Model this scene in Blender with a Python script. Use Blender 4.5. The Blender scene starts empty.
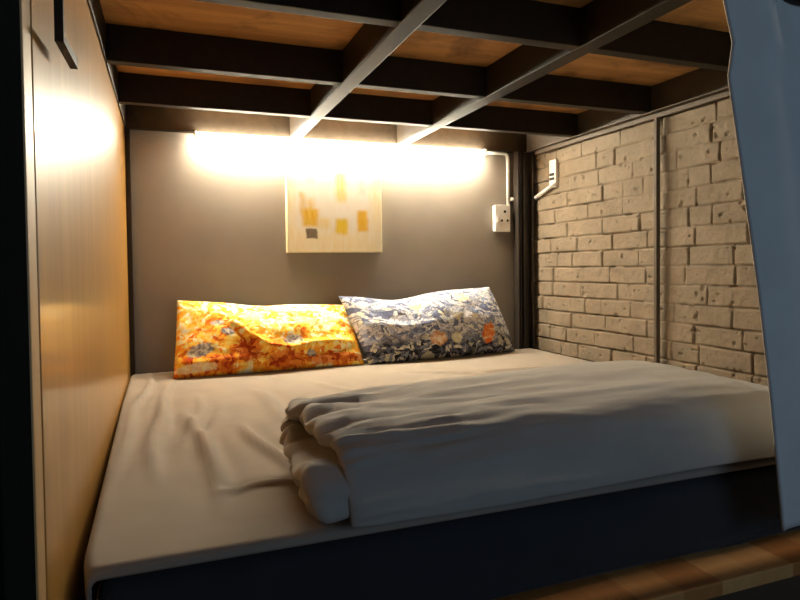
import bpy, bmesh, math, random
import numpy as np
from mathutils import Vector, Matrix

random.seed(7)
C = bpy.context.scene.collection
scn = bpy.context.scene

# ------------------------------------------------------------------ helpers
def link(name, me, mat=None, parent=None, smooth=False):
    o = bpy.data.objects.new(name, me)
    C.objects.link(o)
    if mat: me.materials.append(mat)
    if smooth:
        for p in me.polygons: p.use_smooth = True
    if parent: o.parent = parent
    return o

def obj_bm(name, bm, mat=None, parent=None, smooth=False):
    me = bpy.data.meshes.new(name)
    bmesh.ops.recalc_face_normals(bm, faces=bm.faces[:])
    bm.to_mesh(me); bm.free()
    return link(name, me, mat, parent, smooth)

def obj_np(name, verts, faces, mat=None, parent=None, smooth=True, uvs=None):
    me = bpy.data.meshes.new(name)
    me.from_pydata([tuple(map(float, v)) for v in verts], [], faces)
    if uvs is not None:
        lay = me.uv_layers.new(name='UVMap')
        for lp in me.loops:
            lay.data[lp.index].uv = uvs[lp.vertex_index]
    me.update()
    return link(name, me, mat, parent, smooth)

def thing(name, label, cat, loc=(0, 0, 0), group=None):
    o = bpy.data.objects.new(name, None); C.objects.link(o)
    o.empty_display_size = .05
    o.location = loc
    o['label'] = label; o['category'] = cat
    if group: o['group'] = group
    return o

def tag(o, label, cat, group=None):
    o['label'] = label; o['category'] = cat
    if group: o['group'] = group
    return o

def struct(o, label=None):
    o['kind'] = 'structure'
    if label: o['label'] = label; 
    return o

def box(bm, lo, hi, bev=0.0, seg=2):
    lo = Vector(lo); hi = Vector(hi)
    r = bmesh.ops.create_cube(bm, size=1.0, matrix=Matrix.Translation((lo + hi) / 2) @ Matrix.Diagonal((*(hi - lo), 1)))
    if bev > 0:
        vs = set(r['verts'])
        es = [e for e in bm.edges if e.verts[0] in vs and e.verts[1] in vs]
        bmesh.ops.bevel(bm, geom=es, offset=bev, segments=seg, affect='EDGES', profile=.6)

def boxobj(name, lo, hi, mat, parent=None, bev=.002, org=None):
    """box in world coords; if it has a parent at org the mesh is made relative to it"""
    bm = bmesh.new()
    o = Vector(org or (0, 0, 0))
    box(bm, Vector(lo) - o, Vector(hi) - o, bev)
    return obj_bm(name, bm, mat, parent)

def tube(bm, pts, r, n=12, cap=True):
    pts = [Vector(p) for p in pts]
    rings = []
    prev = None
    for i, p in enumerate(pts):
        if i == 0: d = pts[1] - pts[0]
        elif i == len(pts) - 1: d = pts[-1] - pts[-2]
        else: d = (pts[i + 1] - pts[i]).normalized() + (pts[i] - pts[i - 1]).normalized()
        d.normalize()
        if prev is None:
            a = Vector((0, 0, 1)) if abs(d.z) < .9 else Vector((1, 0, 0))
            u = d.cross(a).normalized()
        else:
            u = (prev - d * prev.dot(d)).normalized()
        prev = u
        v = d.cross(u)
        rings.append([bm.verts.new(p + (u * math.cos(t) + v * math.sin(t)) * r) for t in [2 * math.pi * k / n for k in range(n)]])
    for a, b in zip(rings, rings[1:]):
        for k in range(n):
            bm.faces.new((a[k], a[(k + 1) % n], b[(k + 1) % n], b[k]))
    if cap:
        bm.faces.new(rings[0][::-1]); bm.faces.new(rings[-1])

def strip(bm, path, half, normal_half, side=Vector((0, 1, 0))):
    """flat bar swept along a path in a plane; half = half width along side, normal_half = half thickness"""
    path = [Vector(p) for p in path]
    rings = []
    for i, p in enumerate(path):
        if i == 0: d = path[1] - path[0]
        elif i == len(path) - 1: d = path[-1] - path[-2]
        else: d = (path[i + 1] - path[i]).normalized() + (path[i] - path[i - 1]).normalized()
        d.normalize()
        s = (side - d * side.dot(d)).normalized(); n = d.cross(s).normalized()
        rings.append([bm.verts.new(p + s * a * half + n * b * normal_half) for a, b in ((1, 1), (-1, 1), (-1, -1), (1, -1))])
    for a, b in zip(rings, rings[1:]):
        for k in range(4):
            bm.faces.new((a[k], a[(k + 1) % 4], b[(k + 1) % 4], b[k]))
    bm.faces.new(rings[0][::-1]); bm.faces.new(rings[-1])

def grid_faces(nu, nv, closed_u=False):
    f = []
    for i in range(nu - (0 if closed_u else 1)):
        for j in range(nv - 1):
            a = i * nv + j; b = ((i + 1) % nu) * nv + j
            f.append((a, b, b + 1, a + 1))
    return f

_rng = np.random.RandomState(11)
_lat = _rng.rand(64, 64)
def vnoise(x, y):
    x = np.asarray(x, float); y = np.asarray(y, float)
    xi = np.floor(x).astype(int); yi = np.floor(y).astype(int)
    fx = x - xi; fy = y - yi
    fx = fx * fx * (3 - 2 * fx); fy = fy * fy * (3 - 2 * fy)
    g = lambda a, b: _lat[a % 64, b % 64]
    return (g(xi, yi) * (1 - fx) + g(xi + 1, yi) * fx) * (1 - fy) + (g(xi, yi + 1) * (1 - fx) + g(xi + 1, yi + 1) * fx) * fy
def fbm(x, y, o=3):
    s = 0; a = .5
    for k in range(o):
        s = s + a * (vnoise(x * 2 ** k + 17.3 * k, y * 2 ** k + 5.1 * k) - .5); a *= .5
    return s
def sstep(a, b, x):
    t = np.clip((x - a) / (b - a), 0, 1); return t * t * (3 - 2 * t)

# ------------------------------------------------------------------ node materials
class NM:
    def __init__(self, name):
        self.m = bpy.data.materials.new(name); self.m.use_nodes = True
        self.t = self.m.node_tree; self.b = self.t.nodes['Principled BSDF']
    def n(self, typ, **kw):
        nd = self.t.nodes.new(typ)
        for k, v in kw.items():
            if k in nd.inputs.keys(): 
                self.put(v, nd.inputs[k])
            else: setattr(nd, k, v)
        return nd
    def put(self, v, sock):
        if isinstance(v, bpy.types.NodeSocket): self.t.links.new(v, sock)
        else: sock.default_value = v
    def set(self, **kw):
        for k, v in kw.items():
            self.put(v, self.b.inputs[k.replace('_', ' ')])
    def coord(self, which='Object', scale=(1, 1, 1), rot=(0, 0, 0), loc=(0, 0, 0)):
        tc = self.n('ShaderNodeTexCoord'); mp = self.n('ShaderNodeMapping')
        self.t.links.new(tc.outputs[which], mp.inputs['Vector'])
        mp.inputs['Scale'].default_value = scale; mp.inputs['Rotation'].default_value = rot; mp.inputs['Location'].default_value = loc
        return mp.outputs['Vector']
    def noise(self, vec, scale=5, detail=4, rough=.55, dist=0):
        nd = self.n('ShaderNodeTexNoise'); self.t.links.new(vec, nd.inputs['Vector'])
        nd.inputs['Scale'].default_value = scale; nd.inputs['Detail'].default_value = detail
        nd.inputs['Roughness'].default_value = rough; nd.inputs['Distortion'].default_value = dist
        return nd.outputs['Fac']
    def ramp(self, fac, stops, interp='LINEAR'):
        nd = self.n('ShaderNodeValToRGB'); nd.color_ramp.interpolation = interp
        e = nd.color_ramp.elements
        while len(e) < len(stops): e.new(.5)
        for el, (p, c) in zip(e, stops):
            el.position = p; el.color = (*c, 1) if len(c) == 3 else c
        self.t.links.new(fac, nd.inputs['Fac'])
        return nd.outputs['Color']
    def mix(self, fac, a, b):
        nd = self.n('ShaderNodeMix', data_type='RGBA')
        self.put(fac, nd.inputs[0])
        self.put((*a, 1) if isinstance(a, tuple) else a, nd.inputs[6]); self.put((*b, 1) if isinstance(b, tuple) else b, nd.inputs[7])
        return nd.outputs[2]
    def math(self, op, a, b=0.0, c=0.0, clamp=False):
        nd = self.n('ShaderNodeMath', operation=op); nd.use_clamp = clamp
        self.put(a, nd.inputs[0]); self.put(b, nd.inputs[1]); self.put(c, nd.inputs[2])
        return nd.outputs[0]
    def bump(self, h, strength=.3, dist=.01):
        nd = self.n('ShaderNodeBump'); self.t.links.new(h, nd.inputs['Height'])
        nd.inputs['Strength'].default_value = strength; nd.inputs['Distance'].default_value = dist
        self.t.links.new(nd.outputs['Normal'], self.b.inputs['Normal'])

def plain(name, col, rough=.5, spec=.5, var=.12, scale=30, bump=0, metal=0):
    k = NM(name)
    v = k.coord('Object')
    f = k.noise(v, scale, 4)
    a = tuple(c * (1 - var) for c in col); b = tuple(min(1, c * (1 + var)) for c in col)
    k.set(Base_Color=k.ramp(f, [(.3, a), (.7, b)]), Roughness=rough, Specular_IOR_Level=spec, Metallic=metal)
    if bump: k.bump(f, bump, .003)
    return k.m

def plywood(name, axis, dark, light, rough, spec=.5, coat=0, knots=False):
    k = NM(name)
    sc = {'z': (16, 16, .9), 'y': (16, .9, 16), 'x': (.9, 16, 16)}[axis]
    v = k.coord('Object', sc)
    f1 = k.noise(v, 1.2, 5, .6, .6)
    f2 = k.noise(k.coord('Object', tuple(s * 6 for s in sc)), 1.5, 3)
    f = k.math('ADD', k.math('MULTIPLY', f1, .75), k.math('MULTIPLY', f2, .25))
    col = k.ramp(f, [(.3, dark), (.5, tuple((a + b) / 2 for a, b in zip(dark, light))), (.68, light)])
    if knots:
        big = k.noise(k.coord('Object', (1, 1, 1)), 4.5, 4, .6, .8)
        col = k.mix(k.ramp(big, [(.48, (0, 0, 0)), (.66, (.8, .8, .8))]), col, tuple(c * .45 for c in dark))
    k.set(Base_Color=col, Roughness=rough, Specular_IOR_Level=spec, Coat_Weight=coat, Coat_Roughness=.14)
    return k.m

def cloth(name, col, var=.08, bump=.15, sheen=.2, weave=900, rough=.9):
    k = NM(name)
    v = k.coord('Object')
    f = k.noise(v, 9, 4)
    w = k.noise(v, weave * .6, 2)
    a = tuple(c * (1 - var) for c in col); b = tuple(c * (1 + var) for c in col)
    k.set(Base_Color=k.ramp(f, [(.3, a), (.7, b)]), Roughness=rough, Specular_IOR_Level=.15, Sheen_Weight=sheen, Sheen_Roughness=.5)
    k.bump(w, bump, .001)
    return k.m

M = {}
M['wall_ply'] = plywood('honey_plywood', 'z', (.375, .180, .030), (.535, .275, .059), .40, .45, .55)
M['ply_edge'] = plywood('plywood_edge', 'z', (.36, .21, .085), (.50, .32, .14), .5)
M['deck'] = plywood('deck_plywood', 'x', (.33, .165, .055), (.60, .33, .12), .6, .3, 0, True)
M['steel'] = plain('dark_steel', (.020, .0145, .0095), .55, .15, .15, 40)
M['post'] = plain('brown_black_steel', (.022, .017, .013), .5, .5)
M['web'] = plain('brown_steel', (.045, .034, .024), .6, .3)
M['steel_lit'] = plain('lit_brown_steel', (.11, .085, .062), .6, .25, .12, 40)  # frame steel lightened: tube light on rail, bar and lip put into the colour
M['jamb'] = plain('black_paint', (.004, .005, .006), .9, .0)
M['panel'] = plain('taupe_panel', (.205, .175, .142), .55, .35, .06, 6)
M['white'] = plain('white_plastic', (.80, .78, .74), .4, .5, .03)
M['black'] = plain('black_plastic', (.012, .012, .012), .5)
M['dark_hole'] = plain('dark_slot', (.02, .018, .016), .7)
M['sheet'] = cloth('taupe_sheet', (.290, .247, .200), .06, .12, .1)
M['mattress'] = cloth('dark_navy_cover', (.030, .031, .035), .1, .1, .1)
M['duvet'] = cloth('grey_duvet', (.375, .348, .312), .05, .12, .15)
M['curtain'] = cloth('blue_grey_curtain', (.62, .62, .60), .05, .12, .15)
M['hem'] = cloth('pale_hem', (.48, .47, .45), .05)
M['floor'] = plywood('dark_floor', 'x', (.05, .03, .018), (.09, .055, .032), .5)
M['base'] = plywood('brown_base', 'x', (.05, .028, .014), (.085, .05, .026), .6)
M['canvas_side'] = plain('cream_canvas', (.72, .62, .40), .8, .2)

# platform plank: honey boards with colour changing block by block
k = NM('platform_boards')
v = k.coord('Object', (1, 1, 1))
sx = k.n('ShaderNodeSeparateXYZ'); k.t.links.new(v, sx.inputs[0])
cell = k.math('FLOOR', k.math('MULTIPLY', sx.outputs[0], 11.0))
wn = k.n('ShaderNodeTexWhiteNoise', noise_dimensions='1D'); k.t.links.new(cell, wn.inputs['W'])
g = k.noise(k.coord('Object', (30, 3, 30)), 2, 4)
col = k.ramp(k.math('ADD', k.math('MULTIPLY', wn.outputs[0], .6), k.math('MULTIPLY', g, .4)), [(.2, (.38, .15, .04)), (.55, (.52, .24, .075)), (.85, (.62, .34, .13))])
k.set(Base_Color=col, Roughness=.5)
M['platform'] = k.m

# painted brick
k = NM('painted_brick')
v = k.coord('Object')
f = k.noise(v, 7, 5, .6); f2 = k.noise(v, 60, 4, .6)
col = k.ramp(f, [(.3, (.195, .153, .106)), (.7, (.272, .218, .156))])
col = k.mix(k.ramp(f2, [(.35, (.25, .25, .25)), (.5, (0, 0, 0))]), col, (.17, .13, .09))
k.set(Base_Color=col, Roughness=.8, Specular_IOR_Level=.25)
k.bump(k.noise(v, 140, 4, .65), .5, .004)
M['brick'] = k.m

# printed cloth: flakes of colour (stretched, warped cells) over a soft ground; UV u along the width, v upward
def flakes(k, scale, warp, stretch=(1.75, 1, 1), rot=0.0):
    v = k.coord('UV', stretch, (0, 0, rot))
    nz = k.n('ShaderNodeTexNoise'); k.t.links.new(v, nz.inputs['Vector']); nz.inputs['Scale'].default_value = 5; nz.inputs['Detail'].default_value = 3
    ad = k.n('ShaderNodeVectorMath', operation='MULTIPLY_ADD'); k.t.links.new(nz.outputs['Color'], ad.inputs[0])
    ad.inputs[1].default_value = (warp, warp, 0); k.t.links.new(v, ad.inputs[2])
    vo = k.n('ShaderNodeTexVoronoi'); vo.inputs['Scale'].default_value = scale; k.t.links.new(ad.outputs[0], vo.inputs['Vector'])
    ve = k.n('ShaderNodeTexVoronoi', feature='DISTANCE_TO_EDGE'); ve.inputs['Scale'].default_value = scale; k.t.links.new(ad.outputs[0], ve.inputs['Vector'])
    sp = k.n('ShaderNodeSeparateColor'); k.t.links.new(vo.outputs['Color'], sp.inputs[0])
    return sp.outputs[0], sp.outputs[1], ve.outputs['Distance']
def blot(k, uv, n, cx, cy, rx, ry, rot, wob=.35):
    c, sn = math.cos(rot), math.sin(rot)
    dx = k.math('MULTIPLY', k.math('SUBTRACT', uv.outputs[0], cx), 1.75); dy = k.math('SUBTRACT', uv.outputs[1], cy)
    a = k.math('DIVIDE', k.math('ADD', k.math('MULTIPLY', dx, c), k.math('MULTIPLY', dy, sn)), rx)
    b = k.math('DIVIDE', k.math('SUBTRACT', k.math('MULTIPLY', dy, c), k.math('MULTIPLY', dx, sn)), ry)
    d = k.math('SQRT', k.math('ADD', k.math('MULTIPLY', a, a), k.math('MULTIPLY', b, b)))
    d = k.math('ADD', d, k.math('MULTIPLY', k.math('SUBTRACT', n, .5), wob * 3))
    return k.ramp(d, [(.78, (1, 1, 1)), (.98, (0, 0, 0))])

k = NM('orange_print')
r1, r2, ed = flakes(k, 24, .16)
v = k.coord('UV', (1.75, 1, 1))
lo = k.noise(v, 2.6, 3, .55, .6); hi = k.noise(v, 22, 3, .6, .6)
uv = k.n('ShaderNodeSeparateXYZ'); k.t.links.new(k.coord('UV'), uv.inputs[0])
f = k.math('ADD', k.math('ADD', k.math('MULTIPLY', lo, .55), k.math('MULTIPLY', r1, .24)), k.math('ADD', k.math('MULTIPLY', hi, .24), k.math('MULTIPLY', uv.outputs[1], .16)))
col = k.ramp(f, [(.36, (.42, .04, .005)), (.44, (.74, .16, .010)), (.50, (.86, .32, .02)), (.56, (.90, .50, .04)), (.62, (.90, .66, .14)), (.68, (.88, .80, .48)), (.76, (.86, .84, .72))])
red = k.ramp(r1, [(.2, (.30, .025, .004)), (.5, (.52, .07, .008)), (.8, (.74, .20, .02))])
for args in ((.36, .22, .13, .17, .3), (.56, .10, .22, .11, -.1), (.84, .09, .34, .075, .05), (.24, .10, .12, .10, 0)):
    col = k.mix(k.math('MULTIPLY', blot(k, uv, hi, *args), .85), col, red)
cream = k.ramp(hi, [(.4, (.84, .66, .30)), (.6, (.86, .82, .66))])
for args in ((.40, .70, .12, .09, .3), (.68, .62, .15, .07, -.2), (.10, .07, .22, .045, 0), (.55, .86, .16, .06, 0), (.86, .70, .12, .08, .3)):
    col = k.mix(k.math('MULTIPLY', blot(k, uv, hi, *args, .5), .75), col, cream)
leafc = k.ramp(hi, [(.4, (.11, .14, .16)), (.5, (.36, .39, .40)), (.62, (.66, .66, .60))])
for args in ((.205, .60, .075, .045, .1), (.26, .47, .075, .05, -.35), (.60, .33, .105, .075, .2), (.12, .26, .13, .085, .3), (.70, .16, .05, .05, 0)):
    col = k.mix(k.math('MULTIPLY', blot(k, uv, hi, *args), .9), col, leafc)
k.set(Base_Color=col, Roughness=.85, Specular_IOR_Level=.2)
M['orange'] = k.m

k = NM('blue_floral_print')
r1, r2, ed = flakes(k, 23, .30, (1.5, 1.0, 1), .5)
v = k.coord('UV', (1.75, 1, 1))
hi = k.noise(v, 20, 3, .6, .6); lo = k.noise(v, 5, 3, .5, .8)
uv = k.n('ShaderNodeSeparateXYZ'); k.t.links.new(k.coord('UV'), uv.inputs[0])
top = k.ramp(r1, [(0, (.13, .15, .25)), (.13, (.30, .34, .48)), (.28, (.50, .53, .65)), (.40, (.74, .73, .76)), (.74, (.80, .79, .76)), (.92, (.78, .74, .58))], 'CONSTANT')
low = k.ramp(r2, [(0, (.010, .011, .013)), (.46, (.05, .055, .07)), (.56, (.20, .22, .27)), (.66, (.50, .47, .32)), (.82, (.66, .62, .50)), (.93, (.10, .10, .06))], 'CONSTANT')
band = k.math('ADD', uv.outputs[1], k.math('MULTIPLY', lo, .42))
col = k.mix(k.ramp(band, [(.36, (1, 1, 1)), (.54, (0, 0, 0))]), top, low)  # print washed pale above, dark below: lamp glare and shade put into its colours
vein = k.ramp(hi, [(.40, (.55, .55, .55)), (.50, (0, 0, 0))])
col = k.mix(vein, col, (.20, .22, .32))
col = k.mix(k.ramp(ed, [(.02, (.8, .8, .8)), (.06, (0, 0, 0))]), col, (.07, .08, .12))
fl = k.ramp(hi, [(.42, (.66, .12, .012)), (.55, (.80, .34, .10)), (.64, (.82, .66, .46))])
col = k.mix(blot(k, uv, hi, .80, .24, .085, .15, -.4), col, fl)
pf = k.ramp(hi, [(.42, (.55, .26, .12)), (.52, (.78, .52, .32)), (.62, (.82, .74, .60))])
col = k.mix(blot(k, uv, hi, .44, .22, .11, .10, .5), col, pf)
cr = k.ramp(hi, [(.42, (.70, .62, .34)), (.6, (.82, .78, .60))])
for args in ((.38, .76, .08, .08, 0), (.70, .78, .09, .085, 0), (.56, .20, .07, .075, 0), (.60, .48, .05, .05, 0)):
    col = k.mix(k.math('MULTIPLY', blot(k, uv, hi, *args), .8), col, cr)
k.set(Base_Color=col, Roughness=.85, Specular_IOR_Level=.2)
M['blue'] = k.m

# abstract canvas: soft yellow and grey patches on cream (object x = width, z = height, metres from the centre)
k = NM('abstract_canvas')
v = k.coord('Object')
nz = k.n('ShaderNodeTexNoise'); k.t.links.new(v, nz.inputs['Vector']); nz.inputs['Scale'].default_value = 22; nz.inputs['Detail'].default_value = 3
ad = k.n('ShaderNodeVectorMath', operation='MULTIPLY_ADD'); k.t.links.new(nz.outputs['Color'], ad.inputs[0])
ad.inputs[1].default_value = (.022, 0, .022); k.t.links.new(v, ad.inputs[2])
s = k.n('ShaderNodeSeparateXYZ'); k.t.links.new(ad.outputs[0], s.inputs[0])
X, Z = s.outputs[0], s.outputs[2]
brush = k.noise(k.coord('Object', (40, 40, 8)), 2, 4)
col = k.ramp(brush, [(.3, (.84, .74, .46)), (.6, (.88, .82, .62)), (.8, (.88, .85, .74))])
def patch(x0, x1, z0, z1, c0, c1, soft=.012, amt=1.0):
    global col
    def edge(sock, a, b):
        up = k.n('ShaderNodeMapRange'); up.interpolation_type = 'SMOOTHSTEP'
        k.put(sock, up.inputs[0]); up.inputs[1].default_value = a - soft; up.inputs[2].default_value = a + soft
        dn = k.n('ShaderNodeMapRange'); dn.interpolation_type = 'SMOOTHSTEP'
        k.put(sock, dn.inputs[0]); dn.inputs[1].default_value = b + soft; dn.inputs[2].default_value = b - soft
        return k.math('MULTIPLY', up.outputs[0], dn.outputs[0])
    m = k.math('MULTIPLY', k.math('MULTIPLY', edge(X, x0, x1), edge(Z, z0, z1)), amt)
    col = k.mix(m, col, k.ramp(brush, [(.35, c0), (.65, c1)]))
YA, YB = (.74, .44, .03), (.80, .58, .12)
patch(-.17, .17, -.07, .22, (.84, .82, .74), (.86, .84, .78), .03, .9)
patch(-.150, -.125, .0, .10, (.66, .46, .14), (.78, .58, .2), .012, .7)
patch(-.138, -.068, -.052, .025, YA, YB)
patch(-.118, -.085, .0, .07, YA, YB, .02, .7)
patch(-.065, -.015, -.062, -.01, (.80, .66, .25), (.82, .72, .4), .015, .8)
patch(-.122, -.074, -.104, -.060, (.15, .125, .09), (.22, .18, .135), .004)
patch(.008, .066, -.085, -.015, (.74, .52, .02), (.80, .64, .10))
patch(.012, .058, .06, .19, (.76, .57, .10), (.82, .70, .3), .015, .8)
patch(.108, .158, -.072, .020, (.76, .46, .03), (.80, .54, .10))
patch(.115, .15, .10, .20, (.55, .52, .45), (.7, .66, .55), .015, .5)
patch(-.12, -.08, .14, .20, (.50, .48, .42), (.7, .66, .55), .015, .5)
k.set(Base_Color=col, Roughness=.75, Specular_IOR_Level=.2)
M['canvas'] = k.m

# lamp
def emitter(name, col, strength):
    m = bpy.data.materials.new(name); m.use_nodes = True
    b = m.node_tree.nodes['Principled BSDF']
    b.inputs['Base Color'].default_value = (.8, .8, .78, 1)
    b.inputs['Emission Color'].default_value = (*col, 1); b.inputs['Emission Strength'].default_value = strength
    return m
M['lamp'] = emitter('warm_tube', (1.0, .91, .71), 350.0)

# ------------------------------------------------------------------ the room
W = 1.85; H = .973; DECK = 1.070; FLOOR = -.56
struct(boxobj('floor', (-.6, -6.5, FLOOR - .05), (4.5, .12, FLOOR), M['floor'], bev=0))
struct(boxobj('wall_back', (-.02, 0.0, FLOOR), (1.852, .04, DECK), M['panel'], bev=.002))
struct(boxobj('wall_left', (-.03, -1.916, FLOOR), (0.0, 0.0, DECK), M['wall_ply'], bev=.001))
struct(boxobj('trim_1', (-.03, -1.973, FLOOR), (0.0, -1.925, DECK), M['ply_edge'], bev=.002))
struct(boxobj('ceiling', (-.03, -1.905, DECK), (1.95, .06, DECK + .018), M['deck'], bev=0))

# brick wall: one displaced surface with real courses, a back and edges
def brick_wall():
    y0, y1, z0, z1 = -1.96, .04, -.30, 1.069
    ny, nz = 580, 400
    ys = np.linspace(y0, y1, ny); zs = np.linspace(z0, z1, nz)
    Y, Z = np.meshgrid(ys, zs, indexing='ij')
    rng = np.random.RandomState(5)
    Zw = Z + .007 * fbm(Y * 3.2, Z * 7) + .004 * np.sin(Y * 2.1 + 1)
    ch = .0695
    row = np.floor((Zw + .36) / ch).astype(int)
    fz = ((Zw + .36) / ch - row) * ch
    rowjit = rng.uniform(-.004, .004, 64)
    dz = np.minimum(fz, ch - fz + rowjit[row % 64] * 0)
    dy = np.full_like(Y, 1.0); off = np.zeros_like(Y); tilt = np.zeros_like(Y)
    Yw = Y + .006 * fbm(Y * 6 + 3, Z * 9)
    for r in range(row.min(), row.max() + 1):
        m = row == r
        edges = [-2.5 + rng.uniform(0, .2)]
        while edges[-1] < .3:
            edges.append(edges[-1] + (rng.uniform(.10, .14) if rng.rand() < .22 else rng.uniform(.19, .26)))
        e = np.array(edges)
        yy = Yw[m]
        i = np.clip(np.searchsorted(e, yy) - 1, 0, len(e) - 2)
        dy[m] = np.minimum(yy - e[i], e[i + 1] - yy)
        off[m] = rng.uniform(-.0035, .0035, len(e))[i]
        tilt[m] = rng.uniform(-.03, .03, len(e))[i] * (yy - (e[i] + e[i + 1]) / 2)
    fill = sstep(-.02, .16, fbm(Y * 4 + 9, Z * 6 + 2))          # here and there the joint is flush with paint
    hole = sstep(.10, .2, fbm(Y * 14 + 1, Z * 22 + 7, 2))      # and here and there it is hollow
    jz = (1 - sstep(.0008, .0050, dz + .003 * fbm(Y * 30, Z * 30)))
    jy = (1 - sstep(.0006, .0048, dy + .003 * fbm(Y * 30 + 4, Z * 30)))
    depth = .0150 * (1 - .75 * fill) + .012 * hole
    joint = np.maximum(jz * (.75 + .25 * hole), jy) * depth
    h = off + tilt + .004 * fbm(Y * 16, Z * 16) + .0035 * fbm(Y * 55, Z * 55, 3) - joint
    pit = sstep(.21, .27, fbm(Y * 40 + 8, Z * 45 + 3, 2)) * .006
    h = h - pit
    X = 1.872 - h
    v = np.stack([X, Y, Z], -1).reshape(-1, 3)
    f = grid_faces(ny, nz)
    n = len(v)
    # back and rim
    rim = [i * nz for i in range(ny)] + [(ny - 1) * nz + j for j in range(1, nz)] + [i * nz + nz - 1 for i in range(ny - 2, -1, -1)] + [j for j in range(nz - 2, 0, -1)]
    vb = v[rim].copy(); vb[:, 0] = 2.0
    v = np.vstack([v, vb])
    m = len(rim)
    for q in range(m):
        f.append((rim[q], rim[(q + 1) % m], n + (q + 1) % m, n + q))
    f.append(tuple(n + q for q in range(m)))
    return obj_np('wall_right', v, f, M['brick'], smooth=True)
struct(brick_wall())

# ------------------------------------------------------------------ steel frame of the bunk
fr = thing('bunk_frame', 'dark steel frame with a grid of beams under the upper bunk', 'bunk frame', (0, 0, FLOOR))
FO = (0, 0, FLOOR)
def fpart(name, lo, hi, mat='steel', bev=.0025): return boxobj(name, lo, hi, M[mat], fr, bev, FO)
XL, XR = .007, 1.820
for y0, y1 in ((-.042, -.004), (-.465, -.415), (-.915, -.865), (-1.425, -1.375), (-1.90, -1.85)):
    fpart('cross_beam', (XL, max(y0, (y0 + y1) / 2 - .019), H), (XR, min(y1, (y0 + y1) / 2 + .019), DECK))
for x0, x1 in ((.648, .697), (1.135, 1.185)):
    b = fpart('long_beam', (x0, -1.85, H - .0015), (x1, -.042, DECK))
fpart('side_beam', (.0012, -1.90, H), (.006, -.004, DECK), 'steel')
bm = bmesh.new()                                                    # right: angle with its flange turned down
box(bm, Vector((1.820, -1.90, H)) - Vector(FO), Vector((1.836, -.004, DECK)) - Vector(FO), .002)
obj_bm('side_beam', bm, M['web'], fr)
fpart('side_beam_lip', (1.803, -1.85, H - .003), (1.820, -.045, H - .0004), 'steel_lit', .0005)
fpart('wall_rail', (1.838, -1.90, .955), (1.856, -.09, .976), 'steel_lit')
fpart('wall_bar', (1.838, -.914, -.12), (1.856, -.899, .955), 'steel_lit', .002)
# rear right corner post: web with three lips, as its rolled profile shows
bm = bmesh.new()
z0, z1 = 0, H - FLOOR
box(bm, (1.758, -.034, z0), (1.846, -.016, z1), .001)
for x0, x1, d in ((1.758, 1.766, -.060), (1.776, 1.782, -.052), (1.792, 1.798, -.055), (1.838, 1.846, -.060)):
    box(bm, (x0, d, z0), (x1, -.03, z1), .002)
obj_bm('corner_post', bm, M['post'], fr)
fpart('corner_post', (.001, -.034, FLOOR), (.019, -.002, H))
fpart('corner_post', (-.10, -2.12, FLOOR), (-.001, -1.977, DECK + .018), 'jamb', .003)
fpart('corner_post', (1.80, -1.90, FLOOR), (1.85, -1.85, H))

# ------------------------------------------------------------------ lamp, cable pipe, socket, switch
lamp = thing('tube_light', 'glowing warm tube light at the top of the taupe back wall', 'light', (.92, -.02, .958))
LO = (.92, -.02, .958)
bm = bmesh.new(); tube(bm, [(-.655, -.034, -.006), (.655, -.034, -.006)], .0105, 16)
obj_bm('tube', bm, M['lamp'], lamp, True)
boxobj('batten', (.262, -.042, .9635), (1.578, -.0005, .9725), M['white'], lamp, .002, LO)
for x0, x1 in ((.260, .268), (1.572, 1.586)):
    boxobj('end_cap', (x0, -.066, .940), (x1, -.040, .9725), M['white'], lamp, .003, LO)

bm = bmesh.new()
tube(bm, [(1.590, -.010, .966), (1.700, -.010, .966), (1.718, -.010, .964), (1.728, -.010, .955), (1.731, -.010, .94), (1.731, -.010, .712)], .0085, 12)
tag(obj_bm('cable_pipe', bm, M['white'], smooth=True), 'thin white pipe dropping from the tube light to the white socket box', 'cable pipe')

bm = bmesh.new()
tube(bm, [(1.742, -.012, .742), (1.764, -.012, .742)], .010, 10)
tag(obj_bm('pipe_clip', bm, M['white'], smooth=True), 'tiny white stub between the upright white pipe and the black corner post', 'pipe clip')

so = thing('power_outlet', 'white wall socket box beside the black corner post', 'socket', (1.696, -.0, .645))
SO = (1.696, 0, .645)
boxobj('back_box', (1.648, -.026, .582), (1.727, -.0005, .708), M['white'], so, .004, SO)
boxobj('face_plate', (1.645, -.033, .579), (1.730, -.025, .711), M['white'], so, .003, SO)
def hole(x, z, r):
    bm = bmesh.new()
    tube(bm, [Vector((x, -.0345, z)) - Vector(SO), Vector((x, -.030, z)) - Vector(SO)], r, 14)
    obj_bm('pin_hole', bm, M['dark_hole'], so)
hole(1.699, .678, .007); hole(1.682, .634, .006); hole(1.714, .634, .006)
boxobj('rocker_switch', (1.653, -.037, .625), (1.667, -.032, .655), M['white'], so, .001, SO)

sw = thing('wall_switch', 'narrow white switch box with black buttons on the brick wall', 'switch', (1.874, -.205, .846))
WO = (1.874, -.205, .846)
boxobj('switch_body', (1.856, -.236, .780), (1.876, -.182, .912), M['white'], sw, .004, WO)
for z in (.842, .822):
    boxobj('switch_button', (1.851, -.226, z - .006), (1.858, -.192, z + .006), M['black'], sw, .001, WO)
bm = bmesh.new()
tube(bm, [(1.857, -.063, .748), (1.857, -.12, .765), (1.857, -.232, .797)], .0095, 10)
tag(obj_bm('cable_pipe', bm, M['white'], smooth=True), 'short white pipe slanting across the bricks behind the black post', 'cable pipe')

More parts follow.
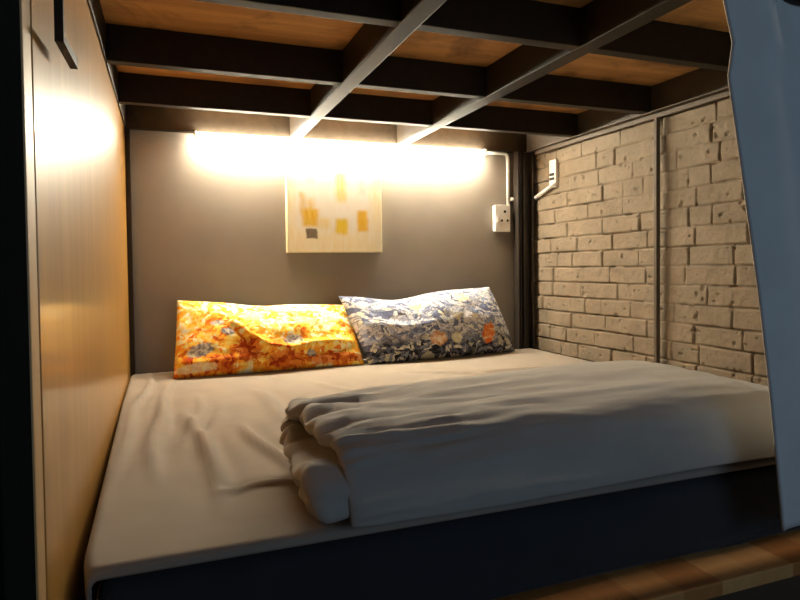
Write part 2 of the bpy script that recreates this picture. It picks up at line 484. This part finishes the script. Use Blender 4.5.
# ------------------------------------------------------------------ picture
pic = thing('canvas_painting', 'cream and yellow abstract canvas hanging on the back wall under the tube light', 'painting', (.845, -.018, .655))
PO = (.845, -.018, .655)
boxobj('stretched_canvas', (.630, -.042, .480), (1.060, -.0008, .842), M['canvas_side'], pic, .004, PO)
boxobj('painted_face', (.634, -.0428, .484), (1.056, -.0415, .838), M['canvas'], pic, 0, PO)

# ------------------------------------------------------------------ hook bar on the plywood wall
hk = thing('wall_bracket', 'black bent steel bracket high on the honey plywood wall', 'bracket', (0, -1.87, .75))
HO = Vector((0, -1.87, .75))
bm = bmesh.new()
strip(bm, [Vector(p) - HO for p in ((.025, -1.882, .93), (.025, -1.890, .706), (.025, -1.758, .714))], .005, .0075, Vector((1, 0, 0)))
obj_bm('hanging_bar', bm, M['steel'], hk)
bm = bmesh.new()
strip(bm, [Vector(p) - HO for p in ((.0005, -1.880, .785), (.030, -1.880, .785))], .012, .010, Vector((0, 1, 0)))
obj_bm('wall_arm', bm, M['steel'], hk)

# ------------------------------------------------------------------ bed
base = thing('bed_platform', 'wooden bed platform with a honey board edge under the dark mattress', 'bed platform', (.9, -.95, FLOOR))
BO = (.9, -.95, FLOOR)
boxobj('platform_board', (.003, -1.914, -.192), (1.80, -.07, -.165), M['platform'], base, .003, BO)
boxobj('front_panel', (.003, -1.87, FLOOR + .001), (1.79, -1.845, -.192), M['base'], base, .002, BO)

def mattress():
    # rounded block with soft horizontal sag and slanting pulls in the front cover
    x0, x1, y0, y1, z0, z1 = .040, 1.820, -1.794, -.068, -.164, -.026
    def fold(u, v):   # front face folds, u along x, v up 0..1
        s = 0
        for (ua, va, ub, vb, a, w) in ((.55, .05, 1.0, .55, .010, .05), (.60, .0, 1.05, .38, .008, .045), (.2, .0, .6, .18, .006, .05), (.75, .2, 1.1, .75, .006, .06)):
            t = np.clip((u - ua) / (ub - ua), 0, 1); c = va + (vb - va) * t
            inside = sstep(-.02, .08, (u - ua)) * (1 - sstep(.0, .2, u - ub))
            s = s + a * np.exp(-((v - c) / w) ** 2) * inside
        return s
    nx, npf = 140, 64
    # closed profile ring in y/z (rounded rectangle), swept along x
    r = .022
    prof = []
    def arc(cy, cz, a0, a1, n=6):
        for q in range(n + 1):
            a = a0 + (a1 - a0) * q / n
            prof.append((cy + r * math.cos(a), cz + r * math.sin(a)))
    P = math.pi
    arc(y0 + r, z1 - r, P / 2, P)           # front top
    for q in range(1, 18): prof.append((y0, z1 - r + (z0 - z1 + 2 * r) * q / 18))
    arc(y0 + r, z0 + r, P, 1.5 * P)
    arc(y1 - r, z0 + r, 1.5 * P, 2 * P)
    arc(y1 - r, z1 - r, 0, P / 2)
    prof = np.array(prof); m = len(prof)
    xs = np.linspace(x0, x1, nx)
    vs = []
    for x in xs:
        u = (x - x0) / (x1 - x0)
        e = min(x - x0, x1 - x); ins = r * (1 - math.sqrt(max(0, 1 - (1 - min(e / r, 1)) ** 2)))
        p = prof.copy()
        front = p[:, 0] < y0 + r + .001
        v = (p[:, 1] - z0) / (z1 - z0)
        p[front, 0] += (-fold(np.full(front.sum(), u), v[front]) + -.030 * (1 - v[front]) + .006 * fbm(np.full(front.sum(), x * 4), v[front] * 2))
        c = np.array([(y0 + y1) / 2, (z0 + z1) / 2])
        d = p - c
        hx = np.array([(y1 - y0) / 2, (z1 - z0) / 2])
        p = c + d * (1 - ins / hx)
        vs += [(x, a, b) for a, b in p]
    f = []
    for i in range(nx - 1):
        for j in range(m):
            f.append((i * m + j, i * m + (j + 1) % m, (i + 1) * m + (j + 1) % m, (i + 1) * m + j))
    f.append(tuple(range(m))[::-1]); f.append(tuple((nx - 1) * m + j for j in range(m)))
    o = obj_np('mattress', vs, f, M['mattress'])
    tag(o, 'mattress in a dark navy cover lying on the wooden platform', 'mattress')
mattress()

CREASES = [((.046, -.58), (.018, -1.5), .016, .006), ((.115, -.69), (.112, -1.457), .020, .008), ((.197, -.867), (.225, -1.63), .022, .010),
           ((.323, -1.05), (.372, -1.53), .022, .009), ((.225, -1.57), (.38, -1.545), .020, .006), ((.233, -.6), (.184, -1.235), .018, .005),
           ((.075, -.10), (.058, -.75), .012, .007), ((.146, -.30), (.119, -1.115), .016, .007), ((.28, -.80), (.208, -1.4), .02, .005),
           ((.40, -.55), (.45, -1.1), .03, .006), ((.62, -.5), (.8, -.95), .03, .004), ((1.0, -.45), (1.35, -.75), .03, .005), ((.9, -1.0), (1.5, -1.05), .025, .006),
           ((.7, -.85), (1.1, -.90), .02, .006), ((1.2, -.62), (1.6, -.58), .02, .005)]
def sheet_h(x, y):
    h = .0045 * fbm(x * 3.5, y * 3.5) + .0022 * fbm(x * 14, y * 5)
    for (a, b, w, amp) in CREASES:
        ax, ay = a; bx, by = b
        L = math.hypot(bx - ax, by - ay); dx, dy = (bx - ax) / L, (by - ay) / L
        t = ((x - ax) * dx + (y - ay) * dy) / L
        d = (x - ax) * -dy + (y - ay) * dx + .012 * np.sin(t * 5 + ax * 40)
        env = sstep(-.12, .25, t) * (1 - sstep(.7, 1.1, t))
        h = h + 1.9 * amp * env * (np.exp(-(d / (.65 * w)) ** 2) - .40 * np.exp(-((d - 1.6 * w) / w) ** 2))
    return h
def sheet():
    # cross-section across x: hangs down the left side, over the top, down the right side
    yF, yB = -1.801, -.066
    ny = 260
    yl = np.concatenate([np.linspace(yB, yF + .014, ny - 8), yF + .014 - .014 * np.sin(np.linspace(0, math.pi / 2, 9)[1:])])
    drop = np.concatenate([np.zeros(ny - 8), .010 * (1 - np.cos(np.linspace(0, math.pi / 2, 9)[1:]))])
    lip_y = np.array([yF - .0005, yF + .0005]); lip_d = np.array([.0105, .0125])
    yl = np.concatenate([yl, lip_y]); drop = np.concatenate([drop, lip_d])
    nt = 190
    top = np.linspace(0, 1, nt)
    verts = []; 
    nY = len(yl)
    rr = .014
    for y, dp in zip(yl, drop):
        fy = (y - yB) / (yF - yB)
        xl = .006 + .016 * max(0, fy - .3) / .7 + .010 * max(0, (fy - .95) / .05) ** 2
        xr = 1.828
        row = []
        dz = .13 * (1 - .45 * sstep(.9, 1.0, fy)) if fy < 2 else .02
        for q in np.linspace(1, 0, 12, endpoint=False):      # left drop
            z = -rr - q * dz
            x = xl + .006 * fbm(np.array(y * 9.0), np.array(q * 2.0)) * q * 2
            row.append((x, y, z - dp))
        for a in np.linspace(math.pi, math.pi / 2, 7)[:-1]:
            row.append((xl + rr + rr * math.cos(a), y, -rr + rr * math.sin(a) - dp))
        xs = np.linspace(xl + rr, xr - rr, nt)
        hh = sheet_h(xs, np.full(nt, y)) * sstep(0, .03, (xs - xl - rr) + .006) * sstep(0, .05, np.full(nt, y - yF))
        for x, h in zip(xs, hh): row.append((x, y, h - dp))
        for a in np.linspace(math.pi / 2, 0, 5)[1:]:
            row.append((xr - rr + rr * math.cos(a), y, -rr + rr * math.sin(a) - dp))
        row.append((xr, y, -.10 - dp))
        verts += row
        nr = len(row)
    o = obj_np('bed_sheet', verts, grid_faces(nY, nr), M['sheet'])
    md = o.modifiers.new('cloth', 'SOLIDIFY'); md.thickness = .003; md.offset = 1
    tag(o, 'taupe grey sheet spread over the mattress, creased at the left', 'bed sheet')
sheet()

# ------------------------------------------------------------------ pillows
def pillow(name, BL, BR, TR, TL, thick, mat, label, ridge=None, sag=None, ears=.02, nu=90, nv=56, back=.35, seed=0):
    BL, BR, TR, TL = map(Vector, (BL, BR, TR, TL))
    nrm = ((BR - BL).cross(TL - BL)).normalized()      # points to the camera / up
    v = []; uv = []
    for side in (1, -1):
        for i in range(nu):
            for j in range(nv):
                u = i / (nu - 1); w = j / (nv - 1)
                p = BL * (1 - u) * (1 - w) + BR * u * (1 - w) + TR * u * w + TL * (1 - u) * w
                cu = 4 * u * (1 - u); cw = 4 * w * (1 - w)
                # sides pull in between the ears
                inn = ears * (1 - (2 * abs(w - .5)) ** 2)
                p = p + (BR - BL).normalized() * inn * (1 - 2 * u) * .25
                inw = ears * (1 - (2 * abs(u - .5)) ** 2)
                p = p + (TL - BL).normalized() * inw * (1 - 2 * w) * (.8 if w > .5 else .15)
                t = thick * (cu ** .42) * (cw ** .5)
                if side == 1:
                    n = fbm(np.array(u * 7 + seed), np.array(w * 4 + seed)) * .024 + fbm(np.array(u * 22 + seed), np.array(w * 9)) * .010
                    t = t + float(n) * min(1, 6 * cu) * min(1, 4 * cw)
                    if ridge: t += ridge(u, w) * min(1, 8 * cu) * min(1, 6 * cw)
                    p = p + nrm * t
                else:
                    p = p - nrm * t * back
                if sag: p = p + Vector((0, 0, sag(u) * w))
                v.append(tuple(p)); uv.append((u, w))
    n = nu * nv
    f = grid_faces(nu, nv) + [tuple(n + a for a in q[::-1]) for q in grid_faces(nu, nv)]
    ring = [i * nv for i in range(nu)] + [(nu - 1) * nv + j for j in range(1, nv)] + [i * nv + nv - 1 for i in range(nu - 2, -1, -1)] + list(range(nv - 2, 0, -1))
    me_v = np.array(v)
    o = obj_np(name, me_v, f, mat, uvs=uv)
    bm = bmesh.new(); bm.from_mesh(o.data); bmesh.ops.remove_doubles(bm, verts=bm.verts, dist=.0004)
    bmesh.ops.recalc_face_normals(bm, faces=bm.faces[:]); bm.to_mesh(o.data); bm.free()
    for p in o.data.polygons: p.use_smooth = True
    tag(o, label, 'pillow', 'pillows against the back wall')
    return o
def curve_ridge(pts, w, amp):
    def g(u, v):
        if u < pts[0][0] - .05 or u > pts[-1][0] + .05: return 0
        us = [p[0] for p in pts]; vs = [p[1] for p in pts]
        c = float(np.interp(u, us, vs)); e = float(sstep(pts[0][0] - .05, pts[0][0] + .08, u) * (1 - sstep(pts[-1][0] - .12, pts[-1][0] + .05, u)))
        return amp * e * (math.exp(-((v - c) / w) ** 2) - .7 * math.exp(-((v - c + 1.7 * w) / w) ** 2))
    return g
r1 = curve_ridge([(.28, .62), (.36, .42), (.46, .25), (.58, .20), (.72, .27), (.95, .30)], .05, .022)
r2 = curve_ridge([(.0, .16), (.12, .10), (.3, .12), (.5, .08)], .05, .012)
pillow('pillow', (.158, -.252, .004), (.915, -.222, .004), (.886, -.050, .246), (.180, -.070, .290), .085, M['orange'],
       'orange and yellow patterned pillow leaning on the back wall', lambda u, v: r1(u, v) + r2(u, v), lambda u: -.012 * math.exp(-((u - .45) / .16) ** 2) + .0 * u, .012, seed=2)
r3 = curve_ridge([(.05, .5), (.3, .42), (.5, .45)], .07, .010)
pillow('pillow', (.928, -.240, .004), (1.682, -.155, .006), (1.594, -.060, .312), (.836, -.100, .292), .095, M['blue'],
       'blue and white floral pillow nearest the black corner post', r3, lambda u: -.030 * math.exp(-((u - .32) / .2) ** 2), .014, seed=9)

# ------------------------------------------------------------------ folded duvet
def duvet():
    ctrl = [(-1.27, .032), (-1.45, .030), (-1.65, .034), (-1.745, .040), (-1.776, .066), (-1.750, .094), (-1.64, .090), (-1.45, .082), (-1.34, .078),
            (-1.285, .092), (-1.272, .122), (-1.305, .152), (-1.40, .168), (-1.55, .172), (-1.68, .168), (-1.752, .150), (-1.790, .115), (-1.806, .060), (-1.808, .014)]
    # Catmull-Rom resample
    P = [np.array(c) for c in ctrl]; P = [2 * P[0] - P[1]] + P + [2 * P[-1] - P[-2]]
    pts = []; par = []
    for i in range(1, len(P) - 2):
        for q in range(9):
            t = q / 9
            a, b, c, d = P[i - 1:i + 3]
            pts.append(.5 * (2 * b + (c - a) * t + (2 * a - 5 * b + 4 * c - d) * t * t + (3 * b - a - 3 * c + d) * t ** 3)); par.append(i - 1 + t)
    pts.append(P[-2]); par.append(len(ctrl) - 1)
    pts = np.array(pts); par = np.array(par); n = len(pts)
    tg = np.gradient(pts, axis=0); tg /= np.linalg.norm(tg, axis=1)[:, None]
    nm = np.stack([tg[:, 1], -tg[:, 0]], 1)           # outward: check sign at the top (travelling -y -> normal +z)
    if nm[int(13 * 9)][1] < 0: nm = -nm
    arc = np.concatenate([[0], np.cumsum(np.linalg.norm(np.diff(pts, axis=0), axis=1))])
    th = np.interp(par, [0, 2, 4, 6, 8, 10, 12, 15, 16.5, 18], [.020, .026, .029, .022, .015, .018, .022, .022, .013, .011])
    x0 = np.interp(par, [0, 2, 4, 6, 8, 9.5, 11, 13, 15, 16, 18], [.385, .360, .342, .350, .372, .380, .374, .386, .400, .406, .412])
    x0 = x0 - .010 + (.030 * fbm(arc * 11, np.full(n, 3.3)) + .030 * fbm(arc * 27, np.full(n, 8.1))) * (1 - .85 * sstep(14, 15.5, par))
    X1 = 1.66
    nx = 200
    tt = np.linspace(0, 1, nx); tt = tt ** 1.35
    outer = np.zeros((n, nx, 3)); inner = np.zeros((n, nx, 3))
    for i in range(n):
        xs = x0[i] + (X1 - x0[i]) * tt
        e = np.minimum(xs - x0[i], X1 - xs)
        rnd = np.sqrt(np.clip(1 - (1 - np.clip(e / .028, 0, 1)) ** 2, 0, 1)) * .97 + .03
        dl = xs - x0[i]
        amp = .036 * np.exp(-dl / .07) + .046 * np.exp(-dl / .30) + .016 * np.exp(-dl / .8) + .002
        is_drape = sstep(15.2, 16.5, par[i])
        amp = amp * (1 - .80 * is_drape)
        a = arc[i]
        sw = a + .030 * fbm(xs * 2.5, np.full(nx, a * 3)) + .012 * np.sin(xs * 8 + a * 5)
        q1 = fbm(xs * 2.6 + 4, sw * 15, 2); q2 = fbm(xs * 5 + 9, sw * 34 + 2.0 * q1, 2)
        wr = amp * (1.0 * q1 + 1.0 * (.13 - np.abs(q1) * 1.7) + .75 * (.12 - np.abs(q2) * 1.7)) + (.030 * np.exp(-dl / .11)) * (.12 - np.abs(fbm(xs * 7 + 2, sw * 62, 2)) * 1.8) * (1 - is_drape)
        # overall height along x: lower at the left end, full in the middle, sinking at the right end
        hs = np.interp(xs, [.33, .45, .70, .95, 1.20, 1.33, 1.45, 1.60, 1.66], [.72, .74, .76, .78, .82, .80, .62, .47, .40])
        hs = hs + .03 * fbm(xs * 3, np.full(nx, 2.0))
        th_i = th[i] * rnd
        for s, arr in ((1, outer), (-1, inner)):
            yy = pts[i, 0] + nm[i, 0] * (s * th_i + wr * (1 if s == 1 else .6) * rnd)
            zz = pts[i, 1] + nm[i, 1] * (s * th_i + wr * (1 if s == 1 else .6) * rnd)
            # gentle wander of the front drape
            back = np.interp(xs, [.33, .6, 1.0, 1.66], [.78, .90, .97, 1.0]); yy = -1.824 + (yy + 1.80) * back
            arr[i, :, 0] = xs; arr[i, :, 1] = yy + .008 * np.sin(xs * 6 + 1) * is_drape; arr[i, :, 2] = np.maximum(.0075, zz * hs) + .006
    v = np.vstack([outer.reshape(-1, 3), inner.reshape(-1, 3)])
    N = n * nx
    f = grid_faces(n, nx) + [tuple(N + a for a in q[::-1]) for q in grid_faces(n, nx)]
    ring = [i * nx for i in range(n)] + [(n - 1) * nx + j for j in range(1, nx)] + [i * nx + nx - 1 for i in range(n - 2, -1, -1)] + list(range(nx - 2, 0, -1))
    m = len(ring)
    for q in range(m):
        a, b = ring[q], ring[(q + 1) % m]
        f.append((a, N + a, N + b, b))
    o = obj_np('folded_duvet', v, f, M['duvet'])
    bm = bmesh.new(); bm.from_mesh(o.data); bmesh.ops.recalc_face_normals(bm, faces=bm.faces[:]); bm.to_mesh(o.data); bm.free()
    for p in o.data.polygons: p.use_smooth = True
    tag(o, 'thick grey duvet folded into a long roll across the foot of the bed', 'duvet')
duvet()

# ------------------------------------------------------------------ curtain on its rod
def curtain():
    cu = thing('curtain', 'blue grey privacy curtain hanging at the right front of the bunk', 'curtain', (1.40, -1.93, .925))
    CO = np.array((1.40, -1.93, .925))
    zt, zb = .955, -.088
    zk = [-.09, -.027, .165, .352, .533, .752, .814, .881, .96]
    xk = [1.222, 1.214, 1.189, 1.159, 1.124, 1.083, 1.095, 1.075, 1.064]
    nz, nx = 90, 150
    verts = []; hem_u = .02
    for i in range(nz):
        z = zt + (zb - zt) * i / (nz - 1)
        xl = float(np.interp(z, zk, xk)); xr = 1.775
        for j in range(nx):
            u = j / (nx - 1)
            x = xl + (xr - xl) * u
            ph = 2 * math.pi * ((1.055 + (xr - 1.055) * u) - 1.189) / .21
            am = .011 * (.55 + .45 * sstep(.5, .95, np.array(z)))
            y = -1.93 + float(am) * math.sin(ph) + .006 * math.sin(x * 31 + z * 5) * (1 - z) * .5
            zz = z + .006 * math.sin(u * 20) * (i / (nz - 1)) ** 4
            verts.append((x - CO[0], y - CO[1], zz - CO[2]))
    o = obj_np('curtain_cloth', verts, grid_faces(nz, nx), M['curtain'], cu)
    md = o.modifiers.new('cloth', 'SOLIDIFY'); md.thickness = .0025; md.offset = 0
    # stitched hem along the free edge
    bm = bmesh.new()
    pts = [Vector(verts[i * nx]) for i in range(nz)]
    tube(bm, pts, .0032, 8)
    obj_bm('side_hem', bm, M['hem'], cu, True)
    for q in range(3):
        x = 1.189 + .21 * q
        bm = bmesh.new()
        R, r = .021, .0055
        ns, nr = 28, 8
        rings = []
        nrm = Vector((.31, -.95, 0)).normalized(); s = nrm.cross(Vector((0, 0, 1))).normalized(); up = Vector((0, 0, 1))
        for a in range(ns):
            t = 2 * math.pi * a / ns; d = s * math.cos(t) + up * math.sin(t)
            c = Vector((x, -1.93, .910)) - Vector(CO) + d * R
            rings.append([bm.verts.new(c + (d * math.cos(b) + nrm * math.sin(b)) * r) for b in [2 * math.pi * w / nr for w in range(nr)]])
        for a in range(ns):
            for b in range(nr):
                bm.faces.new((rings[a][b], rings[(a + 1) % ns][b], rings[(a + 1) % ns][(b + 1) % nr], rings[a][(b + 1) % nr]))
        obj_bm('eyelet', bm, M['black'], cu, True)
    bm = bmesh.new(); tube(bm, [(-.02, -1.93, .910), (1.872, -1.93, .910)], .010, 14)
    tag(obj_bm('curtain_rod', bm, M['steel'], smooth=True), 'dark rod carrying the blue grey curtain', 'curtain rod')
curtain()

# ------------------------------------------------------------------ camera
cam = bpy.data.cameras.new('camera'); co = bpy.data.objects.new('camera', cam); C.objects.link(co)
r = Vector((.93153912, -.36347987, -.01082829)); u = Vector((.0206508, .0231483, .99951873)); f = Vector((.36305429, .93131441, -.0290697))
co.matrix_world = Matrix(((r.x, u.x, -f.x, .14042953), (r.y, u.y, -f.y, -2.77963138), (r.z, u.z, -f.z, .42362806), (0, 0, 0, 1)))
cam.sensor_width = 36; cam.lens = 634.042 * 36 / 800
cam.shift_x = -13.134 / 800; cam.shift_y = -17.143 / 800
cam.clip_start = .02
scn.camera = co

# ------------------------------------------------------------------ light
def area(name, loc, target, size, power, col):
    l = bpy.data.lights.new(name, 'AREA'); l.energy = power; l.color = col; l.shape = 'RECTANGLE'; l.size, l.size_y = size
    o = bpy.data.objects.new(name, l); C.objects.link(o)
    o.location = loc; d = Vector(target) - Vector(loc); o.rotation_euler = d.to_track_quat('-Z', 'Y').to_euler()
    return o
area('window_daylight', (1.25, -4.3, .75), (1.0, -1.8, .05), (1.2, 1.1), 9.5, (.52, .74, 1.0))

area('room_ceiling_lamp', (1.35, -1.965, 2.25), (1.35, -1.965, 0), (.5, .04), 11.0, (1.0, .84, .66))
w = bpy.data.worlds.new('world'); scn.world = w; w.use_nodes = True
w.node_tree.nodes['Background'].inputs[0].default_value = (.55, .72, 1.0, 1)
w.node_tree.nodes['Background'].inputs[1].default_value = .012

vs = scn.view_settings
vs.view_transform = 'Standard'; vs.look = 'None'; vs.exposure = 0.0; vs.gamma = 1.0; vs.use_curve_mapping = False
